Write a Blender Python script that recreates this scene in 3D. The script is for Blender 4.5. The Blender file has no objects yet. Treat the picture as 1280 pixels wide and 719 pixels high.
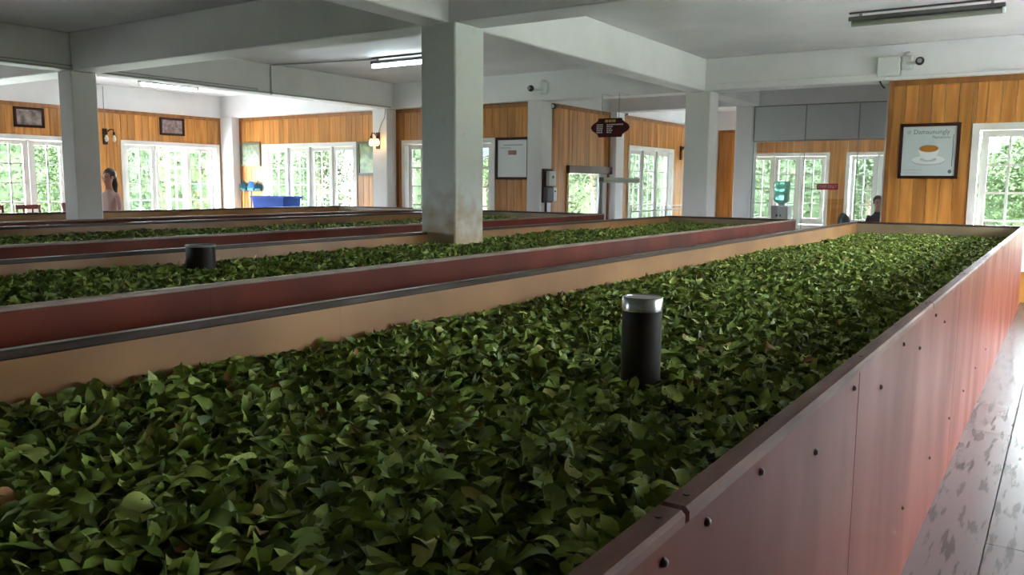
import bpy, bmesh, math, random
import numpy as np
from mathutils import Vector, Matrix
random.seed(7); rng = np.random.default_rng(7)
PI = math.pi
sc = bpy.context.scene
COL = sc.collection

# ------------------------------------------------------------------ camera
H = 1.45                                   # eye height above the floor
FPX = 1037.43
RM = np.array([[0.83143007, 0.55555802, 0.00890592],
               [0.07608834, -0.09796455, -0.99227693],
               [-0.55039494, 0.82568652, -0.12372217]])   # world -> camera (x right, y down, z forward)
cam_d = bpy.data.cameras.new('camera'); cam = bpy.data.objects.new('camera', cam_d); COL.objects.link(cam)
cam_d.sensor_width = 36.0; cam_d.lens = FPX / 1280 * 36.0
cam_d.clip_start = 0.05; cam_d.clip_end = 300
M = Matrix.Identity(4)
for i in range(3):
    M[i][0] = RM[0][i]; M[i][1] = -RM[1][i]; M[i][2] = -RM[2][i]
M[2][3] = H
cam.matrix_world = M
sc.camera = cam
def ray(u, v): return RM.T @ np.array([u - 640, v - 359.5, FPX])
def onX(u, v, X): d = ray(u, v); d = d * (X / d[0]); return (d[0], d[1], d[2] + H)
def onY(u, v, Y): d = ray(u, v); d = d * (Y / d[1]); return (d[0], d[1], d[2] + H)
def onZ(u, v, z): d = ray(u, v); d = d * ((z - H) / d[2]); return (d[0], d[1], z)

# ------------------------------------------------------------------ world and exposure
W = bpy.data.worlds.new('overcast_sky'); sc.world = W; W.use_nodes = True
bg = W.node_tree.nodes['Background']
bg.inputs[0].default_value = (0.85, 0.91, 1.0, 1); bg.inputs[1].default_value = 20.0
sc.view_settings.view_transform = 'Standard'; sc.view_settings.look = 'None'
sc.view_settings.gamma = 1.0; sc.view_settings.use_curve_mapping = False
sc.view_settings.exposure = 2.1
sc.cycles.max_bounces = 10; sc.cycles.diffuse_bounces = 6; sc.cycles.glossy_bounces = 4
sc.cycles.transparent_max_bounces = 12
sc.cycles.sample_clamp_indirect = 6.0
sc.cycles.caustics_reflective = False; sc.cycles.caustics_refractive = False

# ------------------------------------------------------------------ materials
MAT = {}
def new_mat(name):
    m = bpy.data.materials.new(name); m.use_nodes = True; MAT[name] = m
    return m, m.node_tree.nodes, m.node_tree.links, m.node_tree.nodes['Principled BSDF']
def setp(b, rough=.5, spec=.5, metal=0.0, coat=0.0):
    b.inputs['Roughness'].default_value = rough; b.inputs['Specular IOR Level'].default_value = spec
    b.inputs['Metallic'].default_value = metal; b.inputs['Coat Weight'].default_value = coat
def mat_plain(name, col, rough=.5, spec=.5, metal=0.0, coat=0.0):
    m, n, l, b = new_mat(name); b.inputs['Base Color'].default_value = (*col, 1); setp(b, rough, spec, metal, coat); return m
def mat_noise(name, c1, c2, scale=4, stretch=(1, 1, 1), rough=.5, r2=None, spec=.5, bump=0.0, detail=4, lo=.35, hi=.65, rand=0.0, metal=0.0, coat=0.0):
    """two colours mixed by position noise; rand varies value from object to object"""
    m, n, l, b = new_mat(name); setp(b, rough, spec, metal, coat)
    g = n.new('ShaderNodeNewGeometry'); mp = n.new('ShaderNodeMapping'); mp.inputs['Scale'].default_value = stretch
    l.new(g.outputs['Position'], mp.inputs['Vector'])
    vec = mp.outputs['Vector']
    if rand:
        oi = n.new('ShaderNodeObjectInfo'); ad = n.new('ShaderNodeVectorMath'); ad.operation = 'MULTIPLY_ADD'
        cx = n.new('ShaderNodeCombineXYZ'); l.new(oi.outputs['Random'], cx.inputs[0]); l.new(oi.outputs['Random'], cx.inputs[2])
        l.new(cx.outputs[0], ad.inputs[0]); ad.inputs[1].default_value = (37, 37, 37); l.new(vec, ad.inputs[2]); vec = ad.outputs[0]
    t = n.new('ShaderNodeTexNoise'); t.inputs['Scale'].default_value = scale; t.inputs['Detail'].default_value = detail
    l.new(vec, t.inputs['Vector'])
    r = n.new('ShaderNodeValToRGB'); r.color_ramp.elements[0].position = lo; r.color_ramp.elements[1].position = hi
    r.color_ramp.elements[0].color = (*c1, 1); r.color_ramp.elements[1].color = (*c2, 1)
    l.new(t.outputs['Fac'], r.inputs['Fac']); out = r.outputs['Color']
    if rand:
        hs = n.new('ShaderNodeHueSaturation'); mr = n.new('ShaderNodeMapRange')
        mr.inputs['To Min'].default_value = 1 - rand; mr.inputs['To Max'].default_value = 1 + rand
        l.new(oi.outputs['Random'], mr.inputs['Value']); l.new(mr.outputs[0], hs.inputs['Value']); l.new(out, hs.inputs['Color']); out = hs.outputs[0]
    l.new(out, b.inputs['Base Color'])
    if r2 is not None:
        mr2 = n.new('ShaderNodeMapRange'); mr2.inputs['From Min'].default_value = lo; mr2.inputs['From Max'].default_value = hi
        mr2.inputs['To Min'].default_value = rough; mr2.inputs['To Max'].default_value = r2
        l.new(t.outputs['Fac'], mr2.inputs['Value']); l.new(mr2.outputs[0], b.inputs['Roughness'])
    if bump:
        bp = n.new('ShaderNodeBump'); bp.inputs['Strength'].default_value = bump; bp.inputs['Distance'].default_value = .01
        l.new(t.outputs['Fac'], bp.inputs['Height']); l.new(bp.outputs[0], b.inputs['Normal'])
    return m
def mat_emit(name, col, strength, base=(.8, .8, .8)):
    m, n, l, b = new_mat(name); b.inputs['Base Color'].default_value = (*base, 1)
    b.inputs['Emission Color'].default_value = (*col, 1); b.inputs['Emission Strength'].default_value = strength; return m
def mat_glass(name, tint=(.95, 1, .98), refl=.07):
    m, n, l, b = new_mat(name); n.remove(b)
    tr = n.new('ShaderNodeBsdfTransparent'); tr.inputs[0].default_value = (*tint, 1)
    gl = n.new('ShaderNodeBsdfGlossy'); gl.inputs['Roughness'].default_value = .02
    mx = n.new('ShaderNodeMixShader'); mx.inputs[0].default_value = refl
    l.new(tr.outputs[0], mx.inputs[1]); l.new(gl.outputs[0], mx.inputs[2])
    l.new(mx.outputs[0], n['Material Output'].inputs['Surface']); return m

mat_noise('plaster', (.83, .815, .82), (.76, .75, .755), scale=1.6, rough=.55, spec=.4, bump=.03)
mat_noise('ceiling_paint', (.82, .805, .815), (.72, .71, .72), scale=.9, rough=.6, spec=.3)
mat_noise('pine', (.60, .265, .062), (.40, .15, .03), scale=5, stretch=(3, 3, .22), rough=.35, spec=.45, rand=.22, detail=6)
mat_noise('pine_trim', (.36, .14, .035), (.22, .08, .02), scale=5, stretch=(2, 2, .5), rough=.35)
mat_noise('lintel_wood', (.13, .035, .015), (.08, .022, .012), scale=6, rough=.4)
mat_noise('dark_frame', (.06, .022, .014), (.035, .014, .010), scale=8, rough=.4, spec=.15)
mat_noise('white_joinery', (.80, .79, .75), (.72, .70, .66), scale=3, rough=.4)
mat_glass('window_glass'); mat_glass('partition_glass', (.93, .96, .95), .10)
mat_noise('concrete', (.28, .27, .25), (.2, .19, .18), scale=3, rough=.7)
mat_noise('lawn', (.09, .12, .045), (.14, .16, .07), scale=1.2, rough=.9, spec=.08)
mat_noise('bounce_slab', (.42, .41, .39), (.32, .31, .30), scale=1.5, rough=.8)
mat_noise('red_paint', (.160, .026, .011), (.10, .017, .008), scale=2.2, stretch=(1, 1, .35), rough=.40, r2=.5, spec=.14, detail=6)
mat_noise('cap_wood', (.17, .068, .045), (.10, .042, .030), scale=6, stretch=(3, .5, 1), rough=.45, r2=.58, detail=6, spec=.25)
mat_noise('liner_ply', (.38, .185, .068), (.25, .11, .038), scale=2.2, stretch=(1, .6, 1), spec=.5, rough=.36, detail=5)
mat_noise('liner_grey', (.31, .225, .14), (.23, .16, .10), scale=2.2, rough=.4)
mat_noise('worn_edge', (.30, .21, .16), (.20, .13, .10), scale=9, stretch=(2, .5, 2), rough=.4)
mat_noise('rim_iron', (.055, .032, .024), (.085, .055, .042), scale=9, stretch=(2, .4, 2), rough=.30, r2=.36, spec=.25)
mat_plain('bolt_steel', (.12, .09, .08), .35, .5, .6)
mat_noise('pipe_iron', (.018, .012, .010), (.035, .022, .018), scale=12, rough=.5, spec=.3)
mat_noise('pipe_bright', (.50, .50, .50), (.30, .31, .32), scale=14, rough=.25, metal=.9)
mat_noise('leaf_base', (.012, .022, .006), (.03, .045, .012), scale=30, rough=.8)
mat_plain('metal_white', (.70, .71, .70), .4)
mat_plain('metal_grey', (.28, .29, .28), .45)
mat_plain('conduit_grey', (.42, .43, .42), .4)
mat_plain('black', (.015, .015, .016), .35)
mat_plain('dark_bronze', (.045, .028, .015), .35, .5, .5)
mat_emit('tube_lit', (.80, .95, 1.0), 7.0)
mat_plain('tube_off', (.24, .25, .20), .35)
mat_plain('lamp_housing', (.09, .09, .085), .5)
mat_emit('bulb_lit', (1.0, .55, .16), 3.5)
mat_plain('bulb_off', (.75, .72, .6), .1)
mat_noise('maroon', (.085, .010, .010), (.06, .008, .010), scale=10, rough=.6, spec=.15)
mat_plain('gold', (.45, .32, .06), .35)
mat_plain('sign_white', (.62, .52, .55), .5)
mat_plain('print_dark', (.10, .13, .15), .5)
mat_plain('print_ground', (.58, .63, .65), .2)
mat_plain('print_white', (.78, .80, .81), .25)
mat_plain('print_grey', (.40, .45, .50), .3)
mat_plain('print_tea', (.42, .16, .02), .3)
mat_plain('print_rust', (.28, .10, .07), .3)
mat_noise('print_sepia', (.11, .075, .07), (.36, .30, .27), scale=9, rough=.3, detail=6)
mat_noise('print_sepia2', (.17, .11, .11), (.38, .29, .29), scale=14, rough=.3, detail=6)
mat_noise('print_green', (.12, .18, .10), (.42, .44, .34), scale=10, rough=.25, detail=6)
mat_noise('print_green2', (.16, .20, .12), (.36, .52, .20), scale=9, rough=.25, detail=6)
mat_plain('frame_green', (.13, .12, .07), .4)
mat_plain('panel_grey', (.62, .635, .64), .35, .5)
mat_plain('cyan_roof', (.35, .55, .72), .4)
mat_plain('red_label', (.42, .03, .06), .4)
mat_plain('plastic_blue', (.012, .045, .22), .6, .1)
mat_plain('brush_teal', (.02, .10, .12), .8)
mat_plain('brush_blue', (.10, .30, .62), .8)
mat_plain('stick_yellow', (.50, .36, .08), .5)
mat_plain('stick_purple', (.10, .06, .22), .5)
mat_plain('chair_red', (.13, .03, .025), .4)
mat_plain('chair_grey', (.09, .10, .11), .5)
mat_plain('skin', (.46, .22, .15), .5)
mat_plain('hair', (.02, .014, .011), .5)
mat_plain('pink_cloth', (.55, .38, .36), .8)
mat_plain('dark_cloth', (.05, .05, .07), .8)
mat_plain('eye_dark', (.02, .015, .015), .2)
mat_plain('lip', (.35, .11, .09), .5)
mat_noise('bark', (.10, .07, .045), (.05, .035, .025), scale=8, rough=.9)
mat_plain('cooler_grey', (.30, .29, .29), .4)
m_, n_, l_, b_ = new_mat('cooler_water'); b_.inputs['Base Color'].default_value = (.18, .62, .48, 1); setp(b_, .1, .5)
b_.inputs['Transmission Weight'].default_value = .5

def leaf_ramp(r):
    e = r.color_ramp.elements
    e[0].position = 0.0; e[0].color = (.068, .100, .020, 1)
    e[1].position = .40; e[1].color = (.175, .25, .040, 1)
    for p, c in ((.70, (.30, .37, .070)), (.90, (.42, .46, .125)), (.965, (.50, .42, .13)), (1.0, (.30, .14, .05))):
        x = e.new(p); x.color = (*c, 1)
def mat_leaf(name, source):
    m, n, l, b = new_mat(name); setp(b, .45, .28)
    r = n.new('ShaderNodeValToRGB'); leaf_ramp(r)
    if source == 'attr':
        a = n.new('ShaderNodeAttribute'); a.attribute_name = 'leaf_tone'; l.new(a.outputs['Fac'], r.inputs['Fac'])
    elif source == 'object':
        a = n.new('ShaderNodeObjectInfo'); mu = n.new('ShaderNodeMath'); mu.operation = 'MULTIPLY'; mu.inputs[1].default_value = .93
        l.new(a.outputs['Random'], mu.inputs[0]); l.new(mu.outputs[0], r.inputs['Fac'])
    g = n.new('ShaderNodeNewGeometry'); t = n.new('ShaderNodeTexNoise'); t.inputs['Scale'].default_value = 45
    l.new(g.outputs['Position'], t.inputs['Vector'])
    mx = n.new('ShaderNodeMix'); mx.data_type = 'RGBA'; mx.blend_type = 'MULTIPLY'; mx.inputs['Factor'].default_value = .5
    rr = n.new('ShaderNodeMapRange'); rr.inputs['From Min'].default_value = .3; rr.inputs['From Max'].default_value = .7
    rr.inputs['To Min'].default_value = .7; rr.inputs['To Max'].default_value = 1.5; l.new(t.outputs['Fac'], rr.inputs['Value'])
    l.new(r.outputs[0], mx.inputs[6]); l.new(rr.outputs[0], mx.inputs[7])
    l.new(mx.outputs[2], b.inputs['Base Color'])
    return m
mat_leaf('tea_leaf', 'attr'); mat_leaf('tea_leaf_single', 'object')
mat_noise('tea_leaf_yellow', (.42, .33, .08), (.27, .22, .05), scale=40, rough=.45)
mat_noise('tree_leaf', (.018, .030, .011), (.036, .050, .020), scale=1.5, rough=.7, spec=.08)
mat_noise('tree_leaf2', (.024, .036, .017), (.046, .058, .031), scale=1.5, rough=.7, spec=.08)

# floor boards: varnish worn through in patches
m_, n_, l_, b_ = new_mat('floor_board'); setp(b_, .22, .4)
g_ = n_.new('ShaderNodeNewGeometry'); mp_ = n_.new('ShaderNodeMapping'); mp_.inputs['Scale'].default_value = (11, 1.3, 1)
l_.new(g_.outputs['Position'], mp_.inputs['Vector'])
t_ = n_.new('ShaderNodeTexNoise'); t_.inputs['Scale'].default_value = 2.6; t_.inputs['Detail'].default_value = 6; l_.new(mp_.outputs[0], t_.inputs['Vector'])
r_ = n_.new('ShaderNodeValToRGB'); r_.color_ramp.elements[0].position = .395; r_.color_ramp.elements[1].position = .455
r_.color_ramp.elements[0].color = (.055, .04, .036, 1); r_.color_ramp.elements[1].color = (.115, .080, .082, 1)
oi_ = n_.new('ShaderNodeObjectInfo'); hs_ = n_.new('ShaderNodeHueSaturation'); mr_ = n_.new('ShaderNodeMapRange')
mr_.inputs['To Min'].default_value = .85; mr_.inputs['To Max'].default_value = 1.15
l_.new(oi_.outputs['Random'], mr_.inputs['Value']); l_.new(mr_.outputs[0], hs_.inputs['Value'])
l_.new(t_.outputs['Fac'], r_.inputs['Fac']); l_.new(r_.outputs[0], hs_.inputs['Color']); l_.new(hs_.outputs[0], b_.inputs['Base Color'])
r2_ = n_.new('ShaderNodeMapRange'); r2_.inputs['From Min'].default_value = .405; r2_.inputs['From Max'].default_value = .435
r2_.inputs['To Min'].default_value = .12; r2_.inputs['To Max'].default_value = .30
l_.new(t_.outputs['Fac'], r2_.inputs['Value']); l_.new(r2_.outputs[0], b_.inputs['Specular IOR Level']); b_.inputs['Roughness'].default_value = .25

# ------------------------------------------------------------------ mesh helpers
class MB:
    def __init__(self): self.v = []; self.f = []; self.mi = []
    def add(self, vs, fs, mi=0):
        o = len(self.v); self.v += [tuple(p) for p in vs]; self.f += [tuple(i + o for i in q) for q in fs]; self.mi += [mi] * len(fs); return self
    def box(self, x0, x1, y0, y1, z0, z1, mi=0):
        vs = [(x, y, z) for z in (z0, z1) for y in (y0, y1) for x in (x0, x1)]
        return self.add(vs, [(0, 2, 3, 1), (4, 5, 7, 6), (0, 1, 5, 4), (2, 6, 7, 3), (0, 4, 6, 2), (1, 3, 7, 5)], mi)
    def bbox(self, x0, x1, y0, y1, z0, z1, b=.005, mi=0):
        """box with chamfered edges"""
        bm = bmesh.new(); bmesh.ops.create_cube(bm, size=1)
        for q in bm.verts: q.co = ((x0 + x1) / 2 + q.co.x * (x1 - x0), (y0 + y1) / 2 + q.co.y * (y1 - y0), (z0 + z1) / 2 + q.co.z * (z1 - z0))
        b = min(b, .45 * min(x1 - x0, y1 - y0, z1 - z0))
        bmesh.ops.bevel(bm, geom=bm.edges[:], offset=b, segments=1, affect='EDGES', profile=.5)
        bm.verts.index_update()
        self.add([tuple(q.co) for q in bm.verts], [[q.index for q in f.verts] for f in bm.faces], mi); bm.free(); return self
    def lathe(self, prof, c=(0, 0, 0), n=20, axis='z', mi=0, caps=True):
        vs = []; fs = []
        for r, h in prof:
            for k in range(n):
                a = 2 * PI * k / n; p = (r * math.cos(a), r * math.sin(a), h)
                if axis == 'x': p = (p[2], p[0], p[1])
                if axis == 'y': p = (p[1], p[2], p[0])
                vs.append((p[0] + c[0], p[1] + c[1], p[2] + c[2]))
        for i in range(len(prof) - 1):
            for k in range(n): fs.append((i * n + k, i * n + (k + 1) % n, (i + 1) * n + (k + 1) % n, (i + 1) * n + k))
        if caps: fs.append(tuple(range(n))[::-1]); fs.append(tuple((len(prof) - 1) * n + k for k in range(n)))
        return self.add(vs, fs, mi)
    def tube(self, pts, r, n=8, mi=0):
        pts = [Vector(p) for p in pts]; vs = []; fs = []; rs = r if isinstance(r, (list, tuple)) else [r] * len(pts)
        for i, p in enumerate(pts):
            d = (pts[min(i + 1, len(pts) - 1)] - pts[max(i - 1, 0)]).normalized()
            up = Vector((0, 0, 1)) if abs(d.z) < .9 else Vector((1, 0, 0)); a = d.cross(up).normalized(); b = a.cross(d)
            for k in range(n): vs.append(p + rs[i] * (a * math.cos(2 * PI * k / n) + b * math.sin(2 * PI * k / n)))
        for i in range(len(pts) - 1):
            for k in range(n): fs.append((i * n + k, i * n + (k + 1) % n, (i + 1) * n + (k + 1) % n, (i + 1) * n + k))
        fs.append(tuple(range(n))[::-1]); fs.append(tuple((len(pts) - 1) * n + k for k in range(n)))
        return self.add(vs, fs, mi)
    def ellipsoid(self, c, r, nu=14, nv=9, mi=0, f=None):
        vs = []; fs = []
        for j in range(nv + 1):
            t = PI * j / nv
            for k in range(nu):
                a = 2 * PI * k / nu; p = [math.sin(t) * math.cos(a), math.sin(t) * math.sin(a), math.cos(t)]
                if f: p = f(p)
                vs.append((c[0] + r[0] * p[0], c[1] + r[1] * p[1], c[2] + r[2] * p[2]))
        for j in range(nv):
            for k in range(nu): fs.append((j * nu + k, (j + 1) * nu + k, (j + 1) * nu + (k + 1) % nu, j * nu + (k + 1) % nu))
        return self.add(vs, fs, mi)
    def prism(self, poly, d0, d1, plane='xz', mi=0):
        """outline extruded; plane 'xz' extrudes along y, 'yz' along x"""
        n = len(poly); mk = (lambda p, d: (p[0], d, p[1])) if plane == 'xz' else (lambda p, d: (d, p[0], p[1]))
        vs = [mk(p, d0) for p in poly] + [mk(p, d1) for p in poly]
        fs = [tuple(range(n)), tuple(range(n, 2 * n))[::-1]] + [(i, i + n, (i + 1) % n + n, (i + 1) % n) for i in range(n)]
        return self.add(vs, fs, mi)
    def mesh(self, name, mats, smooth=False):
        me = bpy.data.meshes.new(name); me.from_pydata(self.v, [], self.f)
        for m in ([mats] if isinstance(mats, str) else mats): me.materials.append(MAT[m])
        if any(self.mi): me.polygons.foreach_set('material_index', self.mi)
        bm = bmesh.new(); bm.from_mesh(me); bmesh.ops.recalc_face_normals(bm, faces=bm.faces); bm.to_mesh(me); bm.free()
        if smooth:
            for p in me.polygons: p.use_smooth = True
            try: me.set_sharp_from_angle(angle=math.radians(40))
            except Exception: pass
        me.update(); return me
    def build(self, name, mats, parent=None, smooth=False):
        return link(name, self.mesh(name, mats, smooth), parent)
def link(name, me, parent=None):
    o = bpy.data.objects.new(name, me); COL.objects.link(o); o.parent = parent; return o
def empty(name, loc=(0, 0, 0), rz=0):
    o = bpy.data.objects.new(name, None); COL.objects.link(o); o.location = loc; o.rotation_euler[2] = rz; o.empty_display_size = .1; return o
def tag(o, label=None, cat=None, group=None, kind=None):
    if label: o['label'] = label
    if cat: o['category'] = cat
    if group: o['group'] = group
    if kind: o['kind'] = kind
    return o
def struct(o, label, cat): return tag(o, label, cat, kind='structure')
def copy_tree(o, parent=None):
    c = o.copy(); COL.objects.link(c); c.parent = parent
    for ch in list(o.children): copy_tree(ch, c)
    return c
def text_mesh(body, size, width=None, extrude=.001):
    cu = bpy.data.curves.new('lettering', 'FONT'); cu.body = body; cu.size = size; cu.align_x = 'CENTER'; cu.align_y = 'CENTER'; cu.extrude = extrude; cu.resolution_u = 3
    o = bpy.data.objects.new('lettering', cu); COL.objects.link(o)
    bpy.context.view_layer.update()
    me = bpy.data.meshes.new_from_object(o.evaluated_get(bpy.context.evaluated_depsgraph_get()))
    bpy.data.objects.remove(o)
    if width:
        xs = [q.co.x for q in me.vertices]; k = width / (max(xs) - min(xs))
        for q in me.vertices: q.co.x *= k
    return me

# ------------------------------------------------------------------ heights (metres above floor)
RIM = 1.0; BEAM = 2.88; CEIL = 3.36; PANEL = 2.88
WZ0, WZ1 = .43, 2.28                       # window casing bottom and top
XL = -16.3; XS = -7.75; YE = 12.55; YF = 21.2; XR = 2.6; YB = -6.5; XF = -2.2; YW = 12.42

# ------------------------------------------------------------------ floor, ceiling, ground
f = MB().box(XL - .15, XR + .15, YB - .15, YF + .15, -.12, -.02).build('floor', 'concrete')
struct(f, 'dark worn floor slab under the withering hall', 'floor')
unit = MB().box(-.5, .5, -.5, .5, -.5, .5)
plank_mesh = unit.mesh('floor_plank', 'floor_board')
xs = -.435
widths = [.255] + [.27] * 10
for i, w in enumerate(widths):
    y = -2.4 + (i % 3) * .9 - (0 if i else -.0)
    seams = [-2.5] + ([.9, 5.6, 9.2] if i == 0 else [-.3 + .8 * (i % 4), 3.1 + .7 * (i % 3), 6.2 + .6 * (i % 4), 9.4 + .5 * (i % 3)]) + [YW]
    for a, b in zip(seams, seams[1:]):
        o = link('floor_plank', plank_mesh, f); o.location = (xs + w / 2, (a + b) / 2, -.01); o.scale = (w - .006, b - a - .006, .02 + random.uniform(-.001, .001))
    xs += w
c = MB().box(XL - .15, XR + .15, YB - .15, YF + .15, CEIL, CEIL + .2).build('ceiling', 'ceiling_paint')
struct(c, 'white plastered concrete ceiling slab', 'ceiling')
g = MB().box(-70, 60, -50, 80, -.5, -.3).build('ground_lawn', 'lawn'); struct(g, 'green lawn outside around the building', 'lawn')
MBT = MB().box(XL - 7, XR + 7, YB - 6, YF + 7, -.3, -.26).build('bounce_slab', 'bounce_slab'); struct(MBT, 'pale slab added outside the walls to bounce neutral daylight', 'bounce_slab')  # slab added to bounce neutral daylight indoors against the lawn's green

# ------------------------------------------------------------------ beams and columns
def beam(x0, x1, y0, y1, label, z0=BEAM):
    o = MB().bbox(x0, x1, y0, y1, z0, CEIL, .012).build('ceiling_beam', 'plaster'); return struct(o, label, 'beam')
beam(-5.04, -4.74, YB, YF, 'white beam running lengthwise over the stout pillar in the second trough')
beam(-11.29, -11.0, YB, 12.3, 'white beam running lengthwise carrying the thin grey conduits')
beam(XL, XR, 6.05, 6.45, 'white cross beam over the stout pillar standing in the trough')
beam(XL, XR, 12.36, 12.72, 'white cross beam above the end wall windows and hanging maroon sign')
beam(XS, XF, 15.02, 15.36, 'white cross beam above the glass partition')
def column(x0, x1, y0, y1, label, z1=BEAM, mat='plaster'):
    o = MB().bbox(x0, x1, y0, y1, 0, z1, .012).build('column', mat); return struct(o, label, 'column')
# the stout pillar is stained near the leaves
m_, n_, l_, b_ = new_mat('plaster_stained'); setp(b_, .5, .4)
g_ = n_.new('ShaderNodeNewGeometry'); sp_ = n_.new('ShaderNodeSeparateXYZ'); l_.new(g_.outputs['Position'], sp_.inputs[0])
t_ = n_.new('ShaderNodeTexNoise'); t_.inputs['Scale'].default_value = 7; t_.inputs['Detail'].default_value = 6; l_.new(g_.outputs['Position'], t_.inputs['Vector'])
mr_ = n_.new('ShaderNodeMapRange'); mr_.inputs['From Min'].default_value = .85; mr_.inputs['From Max'].default_value = 1.55; mr_.inputs['To Min'].default_value = .6; mr_.inputs['To Max'].default_value = -.12
l_.new(sp_.outputs['Z'], mr_.inputs['Value'])
ad_ = n_.new('ShaderNodeMath'); l_.new(mr_.outputs[0], ad_.inputs[0]); l_.new(t_.outputs['Fac'], ad_.inputs[1])
r_ = n_.new('ShaderNodeValToRGB'); r_.color_ramp.elements[0].position = .5; r_.color_ramp.elements[1].position = 1.0
r_.color_ramp.elements[0].color = (.76, .775, .765, 1); r_.color_ramp.elements[1].color = (.50, .36, .22, 1)
l_.new(ad_.outputs[0], r_.inputs['Fac']); l_.new(r_.outputs[0], b_.inputs['Base Color'])
column(-5.05, -4.65, 6.03, 6.47, 'stout white pillar stained brown at its foot standing in the tea leaves', mat='plaster_stained')
column(-5.05, -4.65, 12.36, 12.72, 'white pillar past the trough ends where trunking meets the beam')
column(-11.31, -10.99, 6.03, 6.38, 'white pillar beside the woman in pale pink')
column(-11.5, -11.12, 12.25, YE, 'white pillar with the lit bulb lamp on its face')
column(-7.95, -7.66, 12.36, 12.72, 'white pillar with electrical boxes and a camera above it')
column(XL, -15.86, 12.32, YE, 'white corner pillar beside the framed picture and brooms')
column(XS, -7.58, 15.07, 15.42, 'white pillar between the side doorway and the window')
column(-5.16, -4.85, 15.02, 15.36, 'white pillar at the edge of the glass partition')

# ------------------------------------------------------------------ walls with openings
pine_mesh = unit.mesh('wall_plank', 'pine')
def rects(a0, a1, z0, z1, ops):
    """rectangles covering the wall outside the openings"""
    xs_ = sorted({a0, a1, *[v for o in ops for v in o[:2]]}); out = []
    for p, q in zip(xs_, xs_[1:]):
        m = (p + q) / 2; cuts = sorted([(o[2], o[3]) for o in ops if o[0] < m < o[1]]); z = z0
        for c0, c1 in cuts:
            if c0 > z: out.append((p, q, z, c0))
            z = max(z, c1)
        if z < z1: out.append((p, q, z, z1))
    return out
def wall(name, axis, c, a0, a1, ops, inward, label, panels=(), th=.16, mat='plaster', pw=.16):
    """wall on x = c (axis 'x') or y = c; inward = +1/-1; panels = ranges clad with upright planks"""
    mb = MB(); d0, d1 = sorted((c, c - inward * th))
    for p, q, z0, z1 in rects(a0, a1, -.3, CEIL, ops):
        mb.box(d0, d1, p, q, z0, z1) if axis == 'x' else mb.box(p, q, d0, d1, z0, z1)
    w = mb.build(name, mat); struct(w, label, 'wall')
    for (p0, p1) in panels:
        n = max(1, round((p1 - p0 - .1) / pw)); s = (p1 - p0 - .1) / n
        for i in range(n):
            p, q = p0 + .05 + i * s, p0 + .05 + (i + 1) * s
            for (a, b, z0, z1) in rects(p, q, 0.0, PANEL - .07, [(max(o[0] + .03, p), min(o[1] - .03, q), o[2] + .03, o[3] - .03) for o in ops if o[0] + .03 < q - .01 and o[1] - .03 > p + .01]):
                if b - a < .012: continue
                o = link('plank', pine_mesh, w); t = .020 + random.uniform(-.002, .002); dd = c + inward * t / 2
                o.location = (dd, (a + b) / 2, (z0 + z1) / 2) if axis == 'x' else ((a + b) / 2, dd, (z0 + z1) / 2)
                o.scale = (t, b - a - .006, z1 - z0) if axis == 'x' else (b - a - .006, t, z1 - z0)
        tm = MB(); e0, e1 = sorted((c, c + inward * .034))
        bars = [(p0, p1, PANEL - .075, PANEL), (p0, p0 + .055, 0, PANEL - .075), (p1 - .055, p1, 0, PANEL - .075)]
        for (a, b, z0, z1) in bars:
            tm.box(e0, e1, a, b, z0, z1) if axis == 'x' else tm.box(a, b, e0, e1, z0, z1)
        tm.build('panel_trim', 'pine_trim', w)
    return w
Wz = (WZ0, WZ1)
LW1 = (5.95, 8.85, *Wz); LW2 = (9.88, 12.27, *Wz)
EW1 = (-15.09, -12.19, *Wz); EW2 = (-10.97, -8.74, *Wz)
SWD = (13.42, 15.05, 0.0, 1.79); SW1 = (15.92, 18.29, *Wz)
FW1 = (-6.95, -4.90, *Wz); FW2 = (-4.52, -2.47, *Wz)
RW1 = (-1.11, 1.12, *Wz)
XW = [(5.6, 8.5, *Wz), (9.1, 12.0, *Wz), (3.6, 4.6, *Wz)]
LWX = [(-4.6, -1.7, *Wz)]
wall('wall_left', 'x', XL, YB, YE, [LW1, LW2] + LWX, 1, 'pine panelled long wall with two small brown framed photographs', [(4.6, 12.34)])
wall('wall_end', 'y', YE, XL, XS, [EW1, EW2], -1, 'pine panelled end wall with four-sash window and blue tub', [(-15.86, -11.5), (-11.12, -7.95)])
wall('wall_step', 'x', XS, YE, YF, [SWD, SW1], 1, 'pine panelled side wall with doorway and window behind the maroon sign', [(12.70, 15.08), (15.42, 20.9)])
wall('wall_far', 'y', YF, XS, XF, [FW1, FW2], -1, 'pine panelled far wall seen through the glass partition', [(XS + .04, XF - .04)])
wall('wall_return', 'y', YW, -2.14, XR, [RW1], -1, 'pine panelled wall with the framed teacup poster', [(-2.14, XR)], th=.2)
wall('wall_annex', 'x', XF, YW + .2, YF, [], -1, 'white plaster wall closing the far room', th=.1)
wall('wall_right', 'x', XR, YB, YW, XW, -1, 'plaster wall with windows along the planked aisle')
wall('wall_back', 'y', YB, XL, XR, [], 1, 'plain plaster back wall of the hall')

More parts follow.
